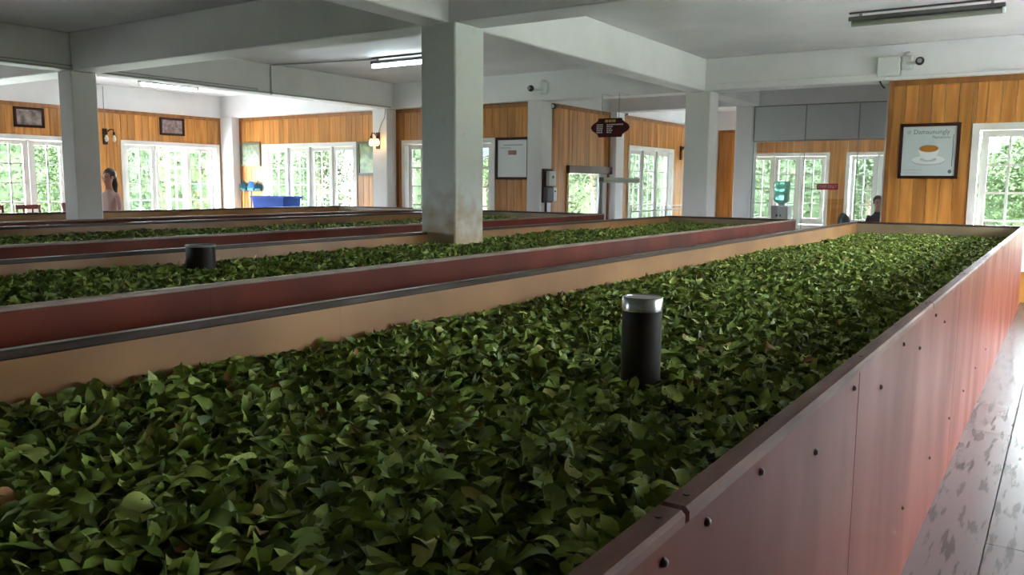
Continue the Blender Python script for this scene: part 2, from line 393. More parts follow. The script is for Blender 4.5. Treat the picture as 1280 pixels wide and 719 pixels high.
# ------------------------------------------------------------------ windows
def sash_meshes(w, h):
    st, tr, br = .085, .085, .155
    f_ = MB()
    f_.box(-w / 2, -w / 2 + st, -.02, .02, 0, h).box(w / 2 - st, w / 2, -.02, .02, 0, h)
    f_.box(-w / 2 + st, w / 2 - st, -.02, .02, 0, br).box(-w / 2 + st, w / 2 - st, -.02, .02, h - tr, h)
    gw, gh = w - 2 * st, h - tr - br
    f_.box(-.015, .015, -.012, .012, br, h - tr)
    for k in range(1, 4): f_.box(-gw / 2, gw / 2, -.012, .012, br + gh * k / 4 - .014, br + gh * k / 4 + .014)
    pane = MB().box(-gw / 4 + .008, gw / 4 - .008, -.002, .002, -gh / 8 + .008, gh / 8 - .008)
    cen = [((sx * gw / 4), br + gh * (k + .5) / 4) for sx in (-1, 1) for k in range(4)]
    return f_.mesh('sash', 'white_joinery'), pane.mesh('pane', 'window_glass'), cen
def window(name, axis, c, op, nsash, inward, label, swing={}):
    a0, a1, z0, z1 = op; w = a1 - a0; h = z1 - z0; mid = (a0 + a1) / 2
    rz = {('x', 1): -PI / 2, ('x', -1): PI / 2, ('y', -1): PI, ('y', 1): 0}[(axis, inward)]
    e = empty(name, (c, mid, z0) if axis == 'x' else (mid, c, z0), rz); struct(e, label, 'window')
    cw = .085; fr = MB()
    for (x0, x1, q0, q1) in ((-w / 2, -w / 2 + cw, 0, h), (w / 2 - cw, w / 2, 0, h), (-w / 2 + cw, w / 2 - cw, h - cw, h), (-w / 2 + cw, w / 2 - cw, 0, cw)):
        fr.box(x0, x1, -.16, .045, q0, q1)
    fr.box(-w / 2 - .02, w / 2 + .02, .0, .075, -.03, .02)
    iw = w - 2 * cw; sw = iw / nsash
    for k in range(1, nsash): fr.box(-iw / 2 + k * sw - .02, -iw / 2 + k * sw + .02, -.10, .005, cw, h - cw)
    fr.build('window_frame', 'white_joinery', e)
    sm, pm, cen = sash_meshes(sw - .045, h - 2 * cw - .01)
    for k in range(nsash):
        s = link('sash', sm, e); x = -iw / 2 + (k + .5) * sw
        ang = swing.get(k, 0)
        if ang:
            hw = (sw - .045) / 2; sgn = 1 if ang > 0 else -1
            s.location = (x - sgn * hw + sgn * hw * math.cos(ang), -.06 - hw * math.sin(abs(ang)), cw + .005); s.rotation_euler[2] = -ang
        else: s.location = (x, -.055, cw + .005)
        for (px_, pz_) in cen: p = link('pane', pm, s); p.location = (px_, 0, pz_)
    # daylight portal in the opening
    return e
window('window_1', 'x', XL, LW1, 4, 1, 'white multi-pane window behind the dark red chairs')
window('window_2', 'x', XL, LW2, 3, 1, 'white multi-pane window with its middle sash swung open', swing={1: 1.6})
window('window_3', 'y', YE, EW1, 4, -1, 'white four-sash window behind the blue tub trolley')
window('window_4', 'y', YE, EW2, 3, -1, 'white multi-pane window half hidden by the stout pillar')
window('window_5', 'x', XS, SW1, 3, 1, 'white multi-pane window behind the hand rail')
window('window_6', 'y', YF, FW1, 3, -1, 'white multi-pane window behind the water cooler')
window('window_7', 'y', YF, FW2, 3, -1, 'white multi-pane window seen through the partition beside the pine strip')
window('window_8', 'y', YW, RW1, 3, -1, 'white multi-pane window beside the teacup poster')
window('window_9', 'x', XR, XW[0], 4, -1, 'white multi-pane window along the planked aisle, closer to the cap joint')
window('window_10', 'x', XR, XW[1], 4, -1, 'white multi-pane window along the planked aisle, closer to the end wall')
window('fill_window_near', 'x', XR, XW[2], 1, -1, 'narrow white multi-pane window added out of view along the planked aisle for near light')  # unseen opening added to brighten the near leaves and red side
window('fill_window_back', 'x', XL, LWX[0], 4, 1, 'white multi-pane window added out of view near the back corner as fill light')  # unseen opening added as fill for faces turned to the back
def portal(axis, c, op, inward):
    a0, a1, z0, z1 = op
    L_ = bpy.data.lights.new('window_portal', 'AREA'); L_.shape = 'RECTANGLE'; L_.size = a1 - a0; L_.size_y = z1 - z0; L_.cycles.is_portal = True
    o = bpy.data.objects.new('window_portal', L_); COL.objects.link(o)
    m = ((a0 + a1) / 2, (z0 + z1) / 2)
    o.location = (c - inward * .2, m[0], m[1]) if axis == 'x' else (m[0], c - inward * .2, m[1])
    d = Vector((inward, 0, 0)) if axis == 'x' else Vector((0, inward, 0))
    o.rotation_euler = d.to_track_quat('-Z', 'Y').to_euler()
for a in (('x', XL, LW1, 1), ('x', XL, LW2, 1), ('y', YE, EW1, -1), ('y', YE, EW2, -1), ('x', XS, SWD, 1), ('x', XS, SW1, 1), ('y', YF, FW1, -1), ('y', YF, FW2, -1), ('y', YW, RW1, -1), ('x', XR, XW[0], -1), ('x', XR, XW[1], -1)):
    portal(*a)
for a in [('x', XR, XW[2], -1)] + [('x', XL, q, 1) for q in LWX]: portal(*a)

# doorway in the side wall
d = empty('door_1', (XS, 13.42, 0)); struct(d, 'side doorway with red-brown lintel and pale half door', 'door')
MB().box(-.10, .09, -.06, 1.70, 1.66, 1.80).build('lintel', 'lintel_wood', d)
MB().box(-.10, .045, -.06, .0, 0, 1.66).build('jamb', 'pine_trim', d)
MB().box(-.05, .0, 1.27, 1.63, 0, 1.66).build('door_leaf', 'panel_grey', d)

# ------------------------------------------------------------------ glass partition
gp = empty('glass_partition', (0, 15.12, 0)); tag(gp, 'floor to beam glass partition with grey upper panels by white pillar', 'partition', kind='structure')
xs_ = [-4.84, -3.93, -3.05, XF]
for a, b in zip(xs_, xs_[1:]):
    MB().box(a + .012, b - .012, -.004, .004, .05, 2.235).build('pane', 'partition_glass', gp)
    MB().box(a + .012, b - .012, -.01, .01, 2.27, BEAM - .015).build('upper_panel', 'panel_grey', gp)
fm = MB()
for a in xs_: fm.box(a - .009, a + .009, -.014, .014, 2.25, BEAM)
for a in xs_: fm.box(a - .006, a + .006, -.006, .006, .05, 2.25)
fm.box(xs_[0], xs_[-1], -.02, .02, 0, .05).box(xs_[0], xs_[-1], -.016, .016, 2.238, 2.266).box(xs_[0], xs_[-1], -.016, .016, BEAM - .022, BEAM)
fm.build('mullion_frame', 'metal_grey', gp)
p0 = onY(1021, 229.5, 15.1); p1 = onY(1047, 237.5, 15.1)
st = empty('door_sticker', ((p0[0] + p1[0]) / 2, 15.112, (p0[2] + p1[2]) / 2)); tag(st, 'small red sticker with white lettering on the glass partition', 'sticker')
sw, sh = p1[0] - p0[0], p0[2] - p1[2]
MB().box(-sw / 2, sw / 2, -.002, .0, -sh / 2, sh / 2).build('backing', 'red_label', st)
t = link('lettering', text_mesh('STAFF ONLY', sh * .75, sw * .9, .0005), st); t.data.materials.append(MAT['sign_white']); t.rotation_euler = (PI / 2, 0, 0); t.location = (0, -.003, 0)

# ------------------------------------------------------------------ withering troughs
YT0, YT1 = -2.6, 11.72
def trough(xl, xr, label, detail=False, cut=None, capw=.045):
    """xl / xr inner faces of the long sides; outer faces are red boards"""
    e = empty('withering_trough', ((xl + xr) / 2, 0, 0)); tag(e, label, 'trough', 'tea withering troughs'); cx = (xl + xr) / 2
    X = lambda x: x - cx
    # inner lining boards
    seg = 2.44
    ys = [YT0 + k * seg for k in range(int((YT1 - YT0) / seg) + 1)] + [YT1]
    ys = [ys[0]] + [y for y in ys[1:-1] if YT1 - y > .4] + [ys[-1]]
    for a, b in zip(ys, ys[1:]):
        MB().box(X(xr), X(xr) + .012, a + .0002, b - .0002, .60, RIM - .012).build('lining_board', 'liner_ply', e)
        for (p, q) in ([(a, b)] if not cut or cut[1] <= a or cut[0] >= b else [(a, cut[0]), (cut[1], b)]):
            if q - p > .05: MB().box(X(xl) - .012, X(xl), p + .0002, q - .0002, .60, RIM - .012).build('lining_board', 'liner_ply', e)
    MB().box(X(xl), X(xr), YT1 - .012, YT1, .60, RIM - .012).build('end_board', 'liner_grey', e)
    MB().box(X(xl), X(xr), YT0, YT1, .56, .60).build('wire_bed', 'metal_grey', e)
    # outer boards
    pan = []
    for a, b in zip(ys, ys[1:]):
        gp_ = .0015 if detail else .0002
        pan.append(MB().bbox(X(xr) + .012, X(xr) + .03, a + gp_, b - gp_, 0, RIM - .012, .002 if detail else .0002).build('side_panel', 'red_paint', e))
        for (p, q) in ([(a, b)] if not cut or cut[1] <= a or cut[0] >= b else [(a, cut[0]), (cut[1], b)]):
            if q - p > .05: MB().bbox(X(xl) - .03, X(xl) - .012, p + .0015, q - .0015, 0, RIM - .012, .002).build('side_panel', 'red_paint', e)
    MB().bbox(X(xl) - .03, X(xr) + .03, YT1, YT1 + .02, 0, RIM - .012, .002).build('end_panel', 'red_paint', e)
    MB().bbox(X(xl) - .03, X(xr) + .03, YT0 - .02, YT0, 0, RIM - .012, .002).build('end_panel', 'red_paint', e)
    # rims
    for (p, q) in ([(YT0 - .02, YT1 + .02)] if not cut else [(YT0 - .02, cut[0]), (cut[1], YT1 + .02)]):
        MB().bbox(X(xl) - .034, X(xl) + .006, p, q, RIM - .028, RIM, .005).build('rim_strip', 'rim_iron', e)
    MB().bbox(X(xl) + .006, X(xr) - .006, YT1 - .016, YT1 + .02, RIM - .026, RIM, .004).build('rim_strip', 'rim_iron', e)
    MB().bbox(X(xl) + .006, X(xr) - .006, YT0 - .02, YT0 + .02, RIM - .014, RIM, .004).build('rim_strip', 'rim_iron', e)
    if detail:
        cs = [YT0 - .02, 1.062, 3.6, 6.3, 9.0, YT1 + .02]
        for a, b in zip(cs, cs[1:]):
            cb = MB().bbox(X(xr) - .004, X(xr) + .042, a + .002, b - .002, RIM - .024, RIM + .002, .006).build('cap_board', 'cap_wood', e)
            for y in (a + .05, (a + b) / 2, b - .05):
                MB().lathe([(.005, -.001), (.005, .0012)], (X(xr) + .02, y, RIM + .0025), 8).build('nail', 'black', cb)
        bolts = [(217, 577), (360, 445), (505, 393), (608, 223), (680, 220), (740, 107), (782, 117), (825, 30), (848, 47), (102, 685), (737, 540), (808, 408), (860, 303), (898, 230), (930, 170), (957, 120)]
        for (u, v) in bolts:
            p = onX(780 + u / 2.12, 380 + v / 2.12, xr + .03)
            k = [i for i, (a, b) in enumerate(zip(ys, ys[1:])) if a <= p[1] < b]
            if not k or p[2] > RIM - .03: continue
            bo = MB().lathe([(.0075, 0), (.0075, .003), (.005, .007), (.002, .0082)], (0, 0, 0), 10, 'x').build('bolt', 'bolt_steel', pan[k[0]], True)
            bo.location = (X(xr) + .03, p[1], p[2])
    else:
        MB().bbox(X(xr) - .006, X(xr) + .034, YT0 - .02, YT1 + .02, RIM - .02, RIM, .005).build('rim_strip', 'worn_edge', e)
    return e
T1 = (-2.32, -.452); T2 = (-4.98, -3.15); T3 = (-8.5, -6.12); T4 = (-11.9, -9.5)
trough(*T1, 'red-sided withering trough heaped with leaves around the pipe with a bright steel band', True)
trough(*T2, 'withering trough of tea leaves with the stout white pillar rising from it', cut=(6.03, 6.47))
trough(*T3, 'withering trough with a thin tea layer, ending before the electrical boxes')
trough(*T4, 'empty-looking withering trough with tan lining beside the woman and blue tub')

# ------------------------------------------------------------------ tea leaves
def fbm(x, y, seed):
    r = np.random.default_rng(seed); z = np.zeros_like(x)
    for k in range(14):
        fr = 1.2 * 1.28 ** k; a = r.uniform(0, 2 * PI); ph = r.uniform(0, 2 * PI)
        z += np.sin((x * math.cos(a) + y * math.sin(a)) * fr + ph + 1.3 * np.sin(x * fr * .37 + ph)) / (1.13 ** k)
    return z / 3.2
def leaf_arrays(pos, L, yaw, tilt, roll, fold, curl, wave, wid, nt):
    n = len(L); t = np.linspace(0, 1, nt); s = np.array([-1, 0, 1.0])
    prof = np.sin(PI * t ** .85) ** .75 * (1 - .12 * t); prof[0] = .03; prof[-1] = .02
    T, S = np.meshgrid(t, s, indexing='ij'); T = T.ravel(); S = S.ravel(); P = np.repeat(prof, 3)
    Wd = (L * wid)[:, None] * P[None]
    x = L[:, None] * (T - .5)[None]
    y = S[None] * Wd * np.cos(fold)[:, None]
    z = np.abs(S)[None] * Wd * np.sin(fold)[:, None] + (curl * L)[:, None] * ((T - .5) ** 2 * 4 - .4)[None] + (wave * L)[:, None] * (S * np.sin(T * 7.0 + 1))[None] * .5
    x = x * (1 - np.abs(curl)[:, None] * .6 * np.abs(T - .5)[None])
    c, s_ = np.cos(roll)[:, None], np.sin(roll)[:, None]; y, z = y * c - z * s_, y * s_ + z * c
    c, s_ = np.cos(tilt)[:, None], np.sin(tilt)[:, None]; x, z = x * c - z * s_, x * s_ + z * c
    c, s_ = np.cos(yaw)[:, None], np.sin(yaw)[:, None]; x, y = x * c - y * s_, x * s_ + y * c
    V = np.stack([x + pos[:, 0:1], y + pos[:, 1:2], z + pos[:, 2:3]], -1)
    q = []
    for i in range(nt - 1):
        for j in range(2): q.append((i * 3 + j, i * 3 + j + 1, (i + 1) * 3 + j + 1, (i + 1) * 3 + j))
    F = np.array(q)[None] + (np.arange(n) * nt * 3)[:, None, None]
    return V.reshape(-1, 3), F.reshape(-1, 4)
def rand_leaves(n, r, big=1.0):
    return dict(L=r.uniform(.038, .082, n) * big, yaw=r.uniform(0, 2 * PI, n), tilt=r.normal(0, .46, n), roll=r.normal(0, .6, n),
                fold=r.uniform(.05, .75, n), curl=r.normal(.02, .27, n), wave=r.normal(0, .08, n), wid=r.uniform(.19, .32, n))
def height(x, y, base, seed, amp): return base + amp * fbm(x, y, seed)
def leaf_bed(xl, xr, base, seed, zones, label, hole=None, amp=.016):
    r = np.random.default_rng(seed)
    # heap surface below the loose leaves
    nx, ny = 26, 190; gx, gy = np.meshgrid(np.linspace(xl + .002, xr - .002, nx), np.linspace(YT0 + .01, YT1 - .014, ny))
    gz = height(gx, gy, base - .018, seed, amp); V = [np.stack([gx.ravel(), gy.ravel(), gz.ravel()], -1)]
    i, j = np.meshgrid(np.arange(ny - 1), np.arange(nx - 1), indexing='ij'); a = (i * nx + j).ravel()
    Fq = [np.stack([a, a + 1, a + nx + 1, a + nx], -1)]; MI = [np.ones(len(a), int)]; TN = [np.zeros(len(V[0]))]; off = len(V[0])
    for (y0, y1, dens, nt, big) in zones:
        n = int((y1 - y0) * (xr - xl) * dens)
        x = r.uniform(xl + .02, xr - .02, n); y = r.uniform(y0, y1, n); d = rand_leaves(n, r, big)
        z = height(x, y, base, seed, amp) + r.uniform(-.012, .018, n)
        edge = np.minimum(x - xl, xr - x); nearedge = edge < .045
        d['tilt'][nearedge] *= .35; d['roll'][nearedge] *= .35
        d['yaw'][nearedge] = r.normal(PI / 2, .25, nearedge.sum())
        keep = (y + .05 < YT1)
        if hole is not None:
            for h in hole: keep &= (x - h[0]) ** 2 + (y - h[1]) ** 2 > (h[2] + .012) ** 2
            if seed == 12: keep &= ~((x > -5.09) & (x < -4.61) & (y > 5.99) & (y < 6.51))
        x, y, z = x[keep], y[keep], z[keep]; d = {k: v_[keep] for k, v_ in d.items()}
        v_, f_ = leaf_arrays(np.stack([x, y, z], -1), nt=nt, **d)
        tone = np.clip(np.clip(r.normal(.42, .24, len(x)), 0, .93) + (r.random(len(x)) < .03) * .45, 0, 1)
        V.append(v_); Fq.append(f_ + off); MI.append(np.zeros(len(f_), int)); TN.append(np.repeat(tone, nt * 3)); off += len(v_)
    V = np.concatenate(V); Fq = np.concatenate(Fq); MI = np.concatenate(MI); TN = np.concatenate(TN)
    # no leaf pokes through the long boards
    V[:, 0] = np.clip(V[:, 0], xl + .001, xr - .001)
    me = bpy.data.meshes.new('tea_leaf_bed'); me.vertices.add(len(V)); me.vertices.foreach_set('co', V.ravel())
    me.loops.add(len(Fq) * 4); me.loops.foreach_set('vertex_index', Fq.ravel())
    me.polygons.add(len(Fq)); me.polygons.foreach_set('loop_start', np.arange(len(Fq)) * 4); me.polygons.foreach_set('loop_total', np.full(len(Fq), 4))
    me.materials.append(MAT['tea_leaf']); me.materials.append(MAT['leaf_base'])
    me.polygons.foreach_set('material_index', MI); me.polygons.foreach_set('use_smooth', np.ones(len(Fq), bool))
    at = me.attributes.new('leaf_tone', 'FLOAT', 'POINT'); at.data.foreach_set('value', TN)
    me.update(calc_edges=True); me.validate()
    o = link('tea_leaf_bed', me); tag(o, label, 'tea leaves', kind='stuff'); return o
PIPE1 = onZ(800, 484, H - .635); PIPE2 = onZ(252, 345, H - .60)
B1, B2, B3 = H - .615, H - .565, H - .57
leaf_bed(*T1, B1, 11, [(-.9, 3.2, 1850, 7, 1.18), (3.2, 6.5, 1500, 5, 1.08), (6.5, YT1 - .02, 1100, 4, 1.05)], 'thick bed of green tea leaves around the pipe with bright steel band', hole=[(PIPE1[0], PIPE1[1], .095)])
leaf_bed(*T2, B2, 12, [(.3, 6.0, 900, 5, 1.05), (6.0, YT1 - .02, 700, 4, 1.1)], 'bed of green tea leaves around the stout white pillar', hole=[(PIPE2[0], PIPE2[1], .10)], amp=.022)
leaf_bed(*T3, B3, 13, [(2.5, YT1 - .02, 420, 4, 1.15)], 'thin bed of tea leaves in the trough ending before the electrical boxes')

# single leaves that lie on top, largest in view
r = np.random.default_rng(5)
variants = []
for k in range(24):
    d = rand_leaves(1, r); d['L'][:] = 1.0; d['yaw'][:] = 0; d['tilt'][:] = 0; d['roll'][:] = 0
    v_, f_ = leaf_arrays(np.zeros((1, 3)), nt=9, **d)
    me = bpy.data.meshes.new('tea_leaf'); me.from_pydata(v_.tolist(), [], f_.tolist()); me.materials.append(MAT['tea_leaf_single'])
    for p in me.polygons: p.use_smooth = True
    variants.append(me)
yel = [m_.copy() for m_ in variants[:4]]
for m_ in yel: m_.materials.clear(); m_.materials.append(MAT['tea_leaf_yellow'])
placed = []; tries = 0
while len(placed) < 300 and tries < 60000:
    tries += 1
    u, v = r.uniform(-10, 1000), r.uniform(470, 730)
    x, y, z = onZ(u, v, B1 + .02)
    if not (T1[0] + .05 < x < T1[1] - .05) or (x - PIPE1[0]) ** 2 + (y - PIPE1[1]) ** 2 < .14 ** 2: continue
    if any((x - a) ** 2 + (y - b) ** 2 < .030 ** 2 for a, b in placed): continue
    placed.append((x, y))
    isy = len(placed) % 33 == 5
    o = link('tea_leaf', (yel if isy else variants)[int(r.integers(0, 4 if isy else 24))])
    s_ = r.uniform(.060, .112); o.scale = (s_, s_, s_)
    o.location = (x, y, float(height(np.array([x]), np.array([y]), B1, 11, .016)[0]) + .016)
    o.rotation_euler = (r.normal(0, .38), r.normal(0, .3), r.uniform(0, 2 * PI))
    dp = math.hypot(x - PIPE1[0], y - PIPE1[1])
    place = 'beside the iron pipe with the steel band' if dp < .36 else 'along the capped red side of the trough' if x > -.72 else 'against the tan lining board of the heaped trough' if x < -2.02 else 'in the middle of the heaped red-sided trough'
    look = 'yellowed' if isy else ('large green' if s_ > .092 else 'small green' if s_ < .075 else 'green')
    tag(o, look + ' tea leaf lying loose ' + place, 'leaf', ('yellow' if isy else 'loose') + ' tea leaves on the heap')

# pipes
def pipe(p, rad, ztop, label, bright):
    e = empty('vent_pipe', (p[0], p[1], .6)); tag(e, label, 'pipe')
    h = ztop - .6; bh = .042 if bright else .0
    MB().lathe([(rad, 0), (rad, h - bh - .002), (rad - .004, h - bh), (rad - .008, h - bh), (rad - .008, 0)], n=28, caps=False).build('pipe_body', 'pipe_iron', e, True)
    if bright:
        MB().lathe([(rad + .0015, h - bh), (rad + .0015, h - .003), (rad - .001, h), (rad - .008, h), (rad - .009, h - .004), (rad - .009, h - bh)], n=28, caps=False).build('steel_band', 'pipe_bright', e, True)
        MB().lathe([(rad - .008, h - .012), (rad - .008, h - .002)], n=28).build('end_disc', 'conduit_grey', e)
    else:
        MB().lathe([(rad + .004, h - .012), (rad + .004, h), (rad - .010, h), (rad - .010, h - .012)], n=28, caps=False).build('rim_ring', 'metal_grey', e, True)
        MB().lathe([(0.001, h - .02), (rad - .008, h - .02)], n=28, caps=False).build('end_disc', 'pipe_iron', e)
pipe(PIPE1, .062, H - .345, 'dark iron pipe with a bright steel band standing in the tea leaves', True)
pipe(PIPE2, .09, H - .40, 'short wide black pipe in the trough with the stout pillar', False)

# ------------------------------------------------------------------ pictures
def framed(name, axis, c, a0, a1, z0, z1, inward, fmat, fw, pmat, label, cat='picture'):
    """frame (four bars), print; local x runs along the wall, local y points into the room"""
    w, h = a1 - a0, z1 - z0; mid = (a0 + a1) / 2
    rz = {('x', 1): -PI / 2, ('x', -1): PI / 2, ('y', -1): PI}[(axis, inward)]
    e = empty(name, (c, mid, z0) if axis == 'x' else (mid, c, z0), rz); tag(e, label, cat)
    f_ = MB()
    f_.box(-w / 2, -w / 2 + fw, .0, .03, 0, h).box(w / 2 - fw, w / 2, .0, .03, 0, h).box(-w / 2 + fw, w / 2 - fw, .0, .03, 0, fw).box(-w / 2 + fw, w / 2 - fw, .0, .03, h - fw, h)
    f_.build('frame', fmat, e)
    MB().box(-w / 2 + fw, w / 2 - fw, .0, .014, fw, h - fw).build('print', pmat, e)
    return e, w, h
PW = .024
framed('framed_photograph', 'x', XL + PW, 7.82, 8.37, 2.42, 2.79, 1, 'dark_frame', .045, 'print_sepia', 'small brown framed landscape photograph above the window with red chairs')
framed('framed_photograph', 'x', XL + PW, 10.79, 11.38, 2.43, 2.80, 1, 'dark_frame', .045, 'print_sepia2', 'small brown framed photograph above the window with the open sash')
framed('framed_picture', 'y', YE - PW, -15.83, -15.15, 1.80, 2.33, -1, 'frame_green', .05, 'print_green', 'green framed picture above the brooms')
framed('framed_picture', 'y', YE - PW, -12.16, -11.52, 1.60, 2.28, -1, 'frame_green', .05, 'print_green2', 'green framed picture beside the lit bulb lamp')
e, w, h = framed('framed_poster', 'y', YE - PW, -8.72, -8.0, 1.53, 2.28, -1, 'dark_frame', .045, 'print_white', 'dark framed pale poster beside the pillar with electrical boxes', 'poster')
pr = MB().box(-.09, .09, .0141, .0146, .44, .52).build('printed_cup', 'print_rust', e)
MB().box(-.22, .2, .0141, .0146, .60, .625).build('printed_line', 'print_grey', e)
MB().box(.02, .26, .0141, .0146, .555, .572).build('printed_line', 'print_grey', e)
e, w, h = framed('framed_poster', 'y', YW - PW, -1.97, -1.245, 1.57, 2.30, -1, 'dark_frame', .04, 'print_ground', 'dark framed teacup poster on the pine wall beside the window', 'poster')
# print of a cup of tea; local x is mirrored against world x on this wall
def disc(cx, cz, rx, rz_, y, mat, name, a0=0, a1=2 * PI, n=28):
    pts = [(cx + rx * math.cos(a0 + (a1 - a0) * k / n), cz + rz_ * math.sin(a0 + (a1 - a0) * k / n)) for k in range(n + (0 if a1 - a0 > 6.2 else 1))]
    return MB().prism(pts, y, y + .0005).build(name, mat, e)
disc(0, .235, .20, .062, .0141, 'print_grey', 'printed_saucer_shadow')
disc(0, .250, .20, .058, .0147, 'print_white', 'printed_saucer')
disc(0, .255, .10, .030, .0153, 'print_grey', 'printed_saucer_well')
disc(0, .40, .125, .155, .0159, 'print_white', 'printed_cup', PI, 2 * PI)
disc(0, .40, .125, .052, .0165, 'print_grey', 'printed_cup_rim')
disc(0, .398, .112, .043, .0171, 'print_tea', 'printed_tea')
t = link('lettering', text_mesh('Damaunungly', .085, .43, .0004), e); t.data.materials.append(MAT['print_dark']); t.rotation_euler = (PI / 2, 0, PI); t.location = (-.02, .0150, h - .115)
t = link('lettering', text_mesh('Plantations', .05, .21, .0004), e); t.data.materials.append(MAT['print_dark']); t.rotation_euler = (PI / 2, 0, PI); t.location = (-.14, .0150, h - .185)
disc(.25, h - .115, .028, .028, .0146, 'print_grey', 'printed_emblem')
disc(-.265, .095, .022, .026, .0146, 'print_dark', 'printed_emblem')
MB().box(-.288, -.280, .0141, .0146, .16, .58).build('printed_line', 'print_dark', e)
MB().box(.06, .29, .0141, .0146, .112, .122).build('printed_line', 'print_grey', e)
MB().box(.10, .29, .0141, .0146, .075, .082).build('printed_line', 'print_grey', e)

# ------------------------------------------------------------------ hanging sign
a = onY(739, 159, 12.0); b = onY(787, 159, 12.0); hw = (b[0] - a[0]) / 2; zc = H + .905
sg = empty('hanging_sign', ((a[0] + b[0]) / 2, 12.0, zc)); tag(sg, 'maroon shaped hanging sign with gold heading on two cords', 'sign')
pts = [(-.20, .145), (.20, .145), (.215, .11), (.25, .085), (hw - .03, .05), (hw, 0), (hw - .03, -.05), (.25, -.085), (.215, -.11), (.20, -.15), (-.20, -.15), (-.215, -.11), (-.25, -.085), (-hw + .03, -.05), (-hw, 0), (-hw + .03, .05), (-.25, .085), (-.215, .11)]
MB().prism(pts, -.012, .012).build('board', 'maroon', sg)
bars = MB()
for k, (x0, x1) in enumerate(((-.085, -.03), (-.02, .03), (.04, .10))): bars.box(x0, x1, -.0135, -.012, .082, .122)
bars.build('gold_heading', 'gold', sg)
bars = MB(); rr_ = random.Random(3)
for k in range(5):
    z = .045 - k * .030
    x = -.235
    while x < -.135: wd = rr_.uniform(.015, .035); bars.box(x, min(x + wd, -.125), -.0135, -.012, z - .009, z + .009); x += wd + .008
    x = -.055
    while x < (.23 if k == 0 else .03): wd = rr_.uniform(.015, .035); bars.box(x, x + wd, -.0135, -.012, z - .009, z + .009); x += wd + .008
bars.build('white_lines', 'sign_white', sg)
for x in (-.15, .15):
    MB().tube([(x, 0, .14), (x, 0, .53), (x, .36, .53 + .0)], .005, 6).build('cord', 'metal_grey', sg)

# ------------------------------------------------------------------ lamps
def tube_lamp(c, length, along, lit, label, drop=.1):
    e = empty('fluorescent_lamp', c, PI / 2 if along == 'y' else 0); tag(e, label, 'lamp')
    L2 = length / 2
    MB().bbox(-L2, L2, -.02, .02, -.016, 0, .004).build('mounting_rail', 'lamp_housing', e)
    for x in (-L2 + .12, L2 - .12): MB().box(x - .012, x + .012, -.012, .012, -drop + .05, -.016).build('bracket', 'metal_grey', e)
    MB().bbox(-L2, L2, -.04, .04, -drop + .005, -drop + .05, .006).build('housing', 'lamp_housing', e)
    MB().lathe([(.03, -L2 + .03), (.03, L2 - .03)], (0, 0, -drop - .024), 12, 'x').build('tube', 'tube_lit' if lit else 'tube_off', e, True)
    for s in (-1, 1): MB().bbox(s * (L2 - .015) - .015, s * (L2 - .015) + .015, -.034, .034, -drop - .058, -drop + .01, .004).build('end_cap', 'metal_white', e)
tube_lamp((-1.43, 9.95, CEIL), 1.5, 'x', False, 'unlit grey fluorescent lamp on the ceiling before the teacup poster')
tube_lamp((-8.50, 9.73, CEIL), 1.25, 'x', True, 'lit fluorescent lamp fed by the ceiling conduit beside the stout pillar')
tube_lamp((-14.5, 9.85, CEIL), 1.25, 'y', True, 'lit fluorescent lamp nearest the window with the open sash')

def sconce(c, rz, lit, label, nb=2, cord=None):
    e = empty('wall_lamp', c, rz); tag(e, label, 'lamp')
    MB().bbox(-.05, .05, .0, .03, -.20, .12, .008).build('backplate', 'dark_bronze', e)
    for k in range(nb):
        x = (-.11, .05)[k] if nb == 2 else 0
        MB().tube([(0, .03, .02), (x * .6, .08, .10), (x, .13, .10), (x, .15, .02)], .013, 8).build('arm', 'dark_bronze', e, True)
        MB().lathe([(.022, .05), (.024, .0), (.018, -.015)], (x, .15, 0), 12).build('socket', 'dark_bronze', e, True)
        MB().lathe([(.016, -.012), (.036, -.06), (.042, -.09), (.032, -.13), (.006, -.15)], (x, .15, 0), 14).build('bulb', 'bulb_lit' if lit else 'bulb_off', e, True)
    if cord: MB().tube(cord, .006, 6).build('cord', 'metal_grey', e)
sconce((-11.34, 12.25, H + .86), PI, True, 'lit bulb lamp with bronze arms on the white pillar', cord=[(-.02, .015, .12), (-.10, .015, .30), (-.18, .015, .40), (-.2, .015, .57)])
sconce((XL + .02, 9.56, H + .92), -PI / 2, False, 'unlit bronze bulb lamp on the pine wall above the woman', cord=[(0, .015, .12), (0, .012, .95)])
sconce((XS + .02, 18.72, H + .80), -PI / 2, False, 'unlit bronze bulb lamp on the pine side wall by the rail', cord=[(0, .015, .12), (0, .012, .45), (-.22, .012, .72)])

# ------------------------------------------------------------------ conduits, trunking, cameras
def conduit(pts, r, label, mat='conduit_grey'):
    o = MB().tube(pts, r, 8).build('conduit', mat, smooth=True); return tag(o, label, 'conduit')
bx = -10.985
conduit([(bx, YB, BEAM + .012), (bx, 9.30, BEAM + .012), (bx, 12.22, BEAM + .012)], .012, 'thin grey conduit along the lower edge of the lengthwise beam')
conduit([(bx, 5.0, BEAM + .055), (bx, 9.05, BEAM + .055), (bx, 9.05, BEAM + .02)], .008, 'thinner grey conduit just above the one on the beam edge')
conduit([(bx, 9.33, BEAM + .02), (bx, 9.33, CEIL - .018), (bx + .02, 9.36, CEIL - .018), (-9.13, 9.73, CEIL - .018)], .012, 'grey conduit climbing the beam and crossing the ceiling to a lamp')
jb = MB().ellipsoid((bx, 9.33, BEAM + .012), (.03, .03, .03), 10, 6).build('junction_box', 'conduit_grey', smooth=True); tag(jb, 'small round junction box where conduits meet on the beam', 'box')
tr = empty('cable_trunking', (0, 12.355, 0)); tag(tr, 'white cable trunking along the beam towards the teacup wall', 'trunking')
